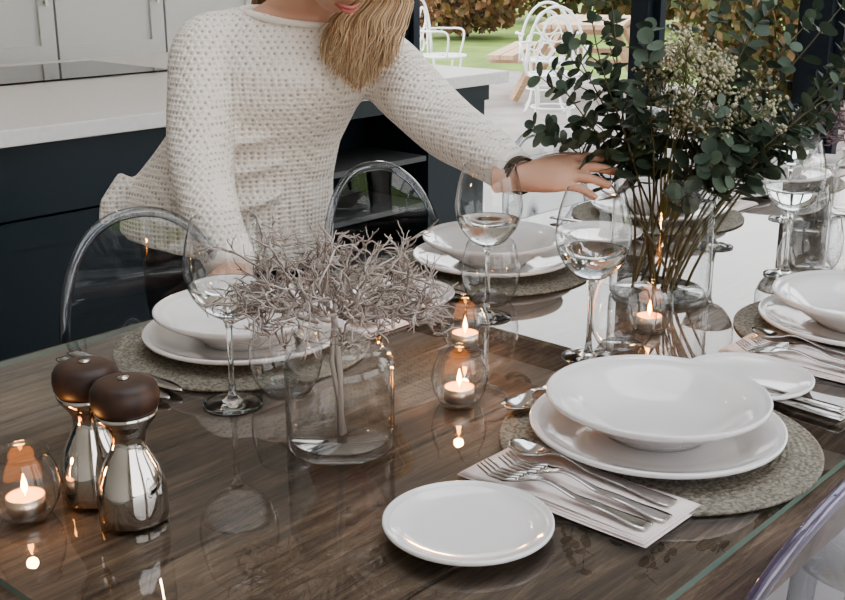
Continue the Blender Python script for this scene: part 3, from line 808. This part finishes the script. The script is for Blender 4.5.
lp.tube([HP(-.022,.078,-.0605),HP(-.011,.0895,-.0645),HP(0,.093,-.066),HP(.011,.0895,-.0645),HP(.022,.078,-.0605)],[.001,.0038,.0045,.0038,.001],8)
obj('eyes',ey.mesh('ey',M_EYE),W); obj('irises',ir.mesh('ir',M_IRIS),W); obj('lips',lp.mesh('lp',M_LIP),W); obj('brows_lashes',bw.mesh('bw',pbr('brow',(.12,.07,.04),.6)),W)
random.seed(3)
ha=MB()
rings=[]
for i in range(1,22):
    th=math.pi*.62*i/22; ring=[]
    for j in range(40):
        ph=2*math.pi*j/40
        x=math.sin(th)*math.cos(ph); y=math.sin(th)*math.sin(ph); z=math.cos(th)
        if y>0:
            zz=max(z,.50+.28*y); s=math.sqrt(max(0,1-zz*zz))/max(1e-6,math.sqrt(x*x+y*y)) if zz>z else 1
            x*=s;y*=s;z=zz
        ring.append(tuple(HP(x*.080,y*.097-.003,z*.118+.003)))
    rings.append(ring)
ha.loft(rings)
def strand(p0,pts,r=.0035):
    P=interp([HP(*p0)]+[HP(*q) if len(q)==3 else S3(q[:3]) for q in pts],5)
    n=len(P); ha.tube(P,[r*(.8+.3*math.sin(math.pi*i/n)) if i<n-5 else r*(.85,.7,.5,.3,.1)[i-n+5] for i in range(n)],5)
for i in range(900):
    q=random.random()
    b=random.gauss(0,.6)
    ex=-.180+.130*q+b*.010
    ez=1.042+.060*abs(q-.5)*2+random.uniform(0,.06)*random.random()
    y1=2.140-.03*q+random.uniform(-.012,.012)
    w1=.006*math.sin(q*22+random.uniform(-.4,.4)); zm=(1.175+ez)/2
    strand((.012+.02*q,-.07+.10*q,.117),[(.062,-.07+.10*q,.085),(.086,-.07+.105*q,.0),((-.055-.02*(1-q))*.40+ex*.60+.014,y1+.012,1.230,0),(ex+.014+w1,y1-.004,1.175,0),(ex+.006-w1,y1-.022,zm,0),(ex-.004+w1*.5+random.uniform(-.006,.006),y1-.040,ez,0)],random.uniform(.0008,.0015))
for i in range(260):
    yy=random.uniform(-.09,.02)
    ex=random.uniform(-.32,-.16); ez=random.uniform(1.10,1.2)
    strand((-.005,yy*.8,.116),[(-.062,yy,.082),(-.083,yy-.01,-.01),(ex,2.27+random.uniform(0,.05),1.23,0),(ex-.01,2.335+random.uniform(0,.03),ez,0)],random.uniform(.0014,.0026))
obj('hair',ha.mesh('ha',M_HAIR),W)

# ------------------------------------------------------------------ outdoors
def g_plane(name,a,b,z,mt,th=.1):
    m=MB(); m.box((a[0],a[1],z-th),(b[0],b[1],z)); return obj(name,m.mesh(name,mt,False))
g_plane('lawn',(11.0,-30),(60,60),-.06,M_LAWN,.3)
g_plane('patio',(U0+.15,-12),(11.0,30),-.05,M_PATIO,.3)
m=MB(); y=-3
while y<4.6:
    m.box((U0+.2,y,-.05),(8.6,y+.135,-.012)); y+=.145
obj('garden_deck',m.mesh('deck',M_DECK,False))
def bush(name,c,r,n,mt,sz=.06):
    e=empty(name,(c[0],c[1],-.048)); m=MB()
    for i in range(n):
        d=rv(); k=random.uniform(.55,1.0)
        p=Vector((d.x*r[0]*k,d.y*r[1]*k,r[2]+d.z*r[2]*k)); p.z=max(p.z,sz*1.3)
        n1=rv(); s1=n1.orthogonal().normalized()*sz*random.uniform(.5,1.2); s2=n1.cross(s1).normalized()*s1.length*.6
        m.add([tuple(p-s1),tuple(p-s2),tuple(p+s1),tuple(p+s2)],[(0,1,2,3)])
    obj('foliage',m.mesh('fol',mt,False),e)
    t=MB()
    for i in range(9):
        a=random.uniform(0,6.28); t.tube([(0,0,0.02),(math.cos(a)*r[0]*.05,math.sin(a)*r[1]*.05,r[2]*.4),(math.cos(a)*r[0]*.6,math.sin(a)*r[1]*.6,r[2]*1.5)],[.03,.02,.008],6)
    obj('branches',t.mesh('brn',M_TRUNK),e)
random.seed(21)
bush('garden_shrub',(9.6,4.3),(1.0,1.1,.8),5000,M_HEDGE,.06)
bush('garden_shrub',(9.9,2.4),(.9,1.2,.9),4500,M_BEECH,.06)
bush('garden_shrub',(9.9,9.9),(.9,1.0,.9),5000,M_BEECH,.06)
bush('garden_shrub',(9.2,.3),(.9,1.2,1.0),3500,M_HEDGE,.07)
bush('garden_hedge',(19.5,8),(1.3,16,1.5),16000,M_HEDGE,.16)
bush('garden_shrub',(15.0,12.5),(1.2,1.2,.9),3500,M_BEECH,.09)
def garden_chair(u,v,rz):
    e=empty('garden_chair',(u,v,-.049),(0,0,rz)); m=MB()
    ring=lambda r,z,cx=0,cy=0:[(cx+r*math.cos(t),cy+r*math.sin(t),z) for t in [2*math.pi*j/28 for j in range(29)]]
    m.tube(ring(.21,.45),.012,6,caps=False); m.tube(ring(.12,.45),.007,6,caps=False); m.tube(ring(.17,.2),.008,6,caps=False)
    for k in range(10):
        a=2*math.pi*k/10; m.tube([(.03*math.cos(a),.03*math.sin(a),.45),(.21*math.cos(a),.21*math.sin(a),.45)],.006,5)
    for a in (45,135,225,315):
        a=math.radians(a); c,s=math.cos(a),math.sin(a)
        m.tube(interp([(.20*c,.20*s,.45),(.17*c,.17*s,.25),(.19*c,.19*s,.1),(.25*c,.25*s,.012)],4),.012,6)
    arch=[(.23*math.cos(t),.19+.03*math.sin(t),.45+.50*max(0,math.sin(t))**.8) for t in [math.pi*j/24 for j in range(25)]]
    m.tube(arch,.013,6)
    def sc(cx,cz,r): m.tube([(cx+r*math.cos(t),.205,cz+r*math.sin(t)) for t in [2*math.pi*j/20 for j in range(21)]],.008,6,caps=False)
    sc(0,.78,.10); sc(-.10,.62,.075); sc(.10,.62,.075); sc(0,.55,.06)
    inner=[(.15*math.cos(t),.2,.45+.42*math.sin(t)) for t in [math.pi*j/20 for j in range(21)]]
    m.tube(inner,.008,6)
    for sx in (-1,1):
        m.tube(interp([(sx*.2,.19,.68),(sx*.27,.05,.68),(sx*.25,-.12,.66),(sx*.2,-.1,.45)],5),.010,6)
    obj('frame',m.mesh('gch',M_METALW),e)
garden_chair(7.3,5.2,-1.0); garden_chair(8.3,6.0,2.2); garden_chair(8.0,6.95,.4)
e=empty('garden_table',(9.4,6.3,-.048),(0,0,.5)); m=MB()
for k in range(6): m.box((-.9,-.38+k*.128,.70),(.9,-.38+k*.128+.118,.74))
for sy in (-1,1):
    for k in range(2): m.box((-.9,sy*.72-.13+k*.13,.42),(.9,sy*.72-.13+k*.13+.12,.46))
for sx in (-.65,.65):
    m.box((sx-.03,-.85,.37),(sx+.03,.85,.42)); m.box((sx-.03,-.36,.64),(sx+.03,.36,.70))
    for sy in (-1,1): m.tube([(sx,sy*.28,.68),(sx,sy*.62,0.03)],.045,4)
obj('picnic_frame',m.mesh('pic',M_TEAK,False),e)

# ------------------------------------------------------------------ light
w=bpy.data.worlds.new('sky'); SC.world=w; w.use_nodes=True; nt=w.node_tree; nt.nodes.clear()
out=N(nt,'ShaderNodeOutputWorld'); bg=N(nt,'ShaderNodeBackground'); bg.inputs[1].default_value=3.6
tc=N(nt,'ShaderNodeTexCoord'); sx=N(nt,'ShaderNodeSeparateXYZ'); rp=N(nt,'ShaderNodeValToRGB')
L(nt,tc.outputs['Generated'],sx.inputs[0]); L(nt,sx.outputs['Z'],rp.inputs[0])
rp.color_ramp.elements[0].color=(1.0,.98,.95,1); rp.color_ramp.elements[1].color=(.86,.90,.98,1); rp.color_ramp.elements[1].position=.8
L(nt,rp.outputs[0],bg.inputs[0]); L(nt,bg.outputs[0],out.inputs[0])
sl=bpy.data.lights.new('sun','SUN'); sl.energy=1.6; sl.angle=math.radians(10); sl.color=(1,.95,.88)
so=bpy.data.objects.new('sun',sl); COL.objects.link(so); so.rotation_euler=(math.radians(50),0,math.radians(215))
try: SC.view_settings.look='AgX - Medium High Contrast'
except Exception: pass

cam=bpy.data.cameras.new('cam'); cam.sensor_width=36; cam.lens=1130/845*36; cam.clip_start=.02; cam.clip_end=200
co=bpy.data.objects.new('camera',cam); COL.objects.link(co); co.location=(0,0,1.29); co.rotation_euler=(math.radians(73),0,math.radians(-48))
SC.camera=co
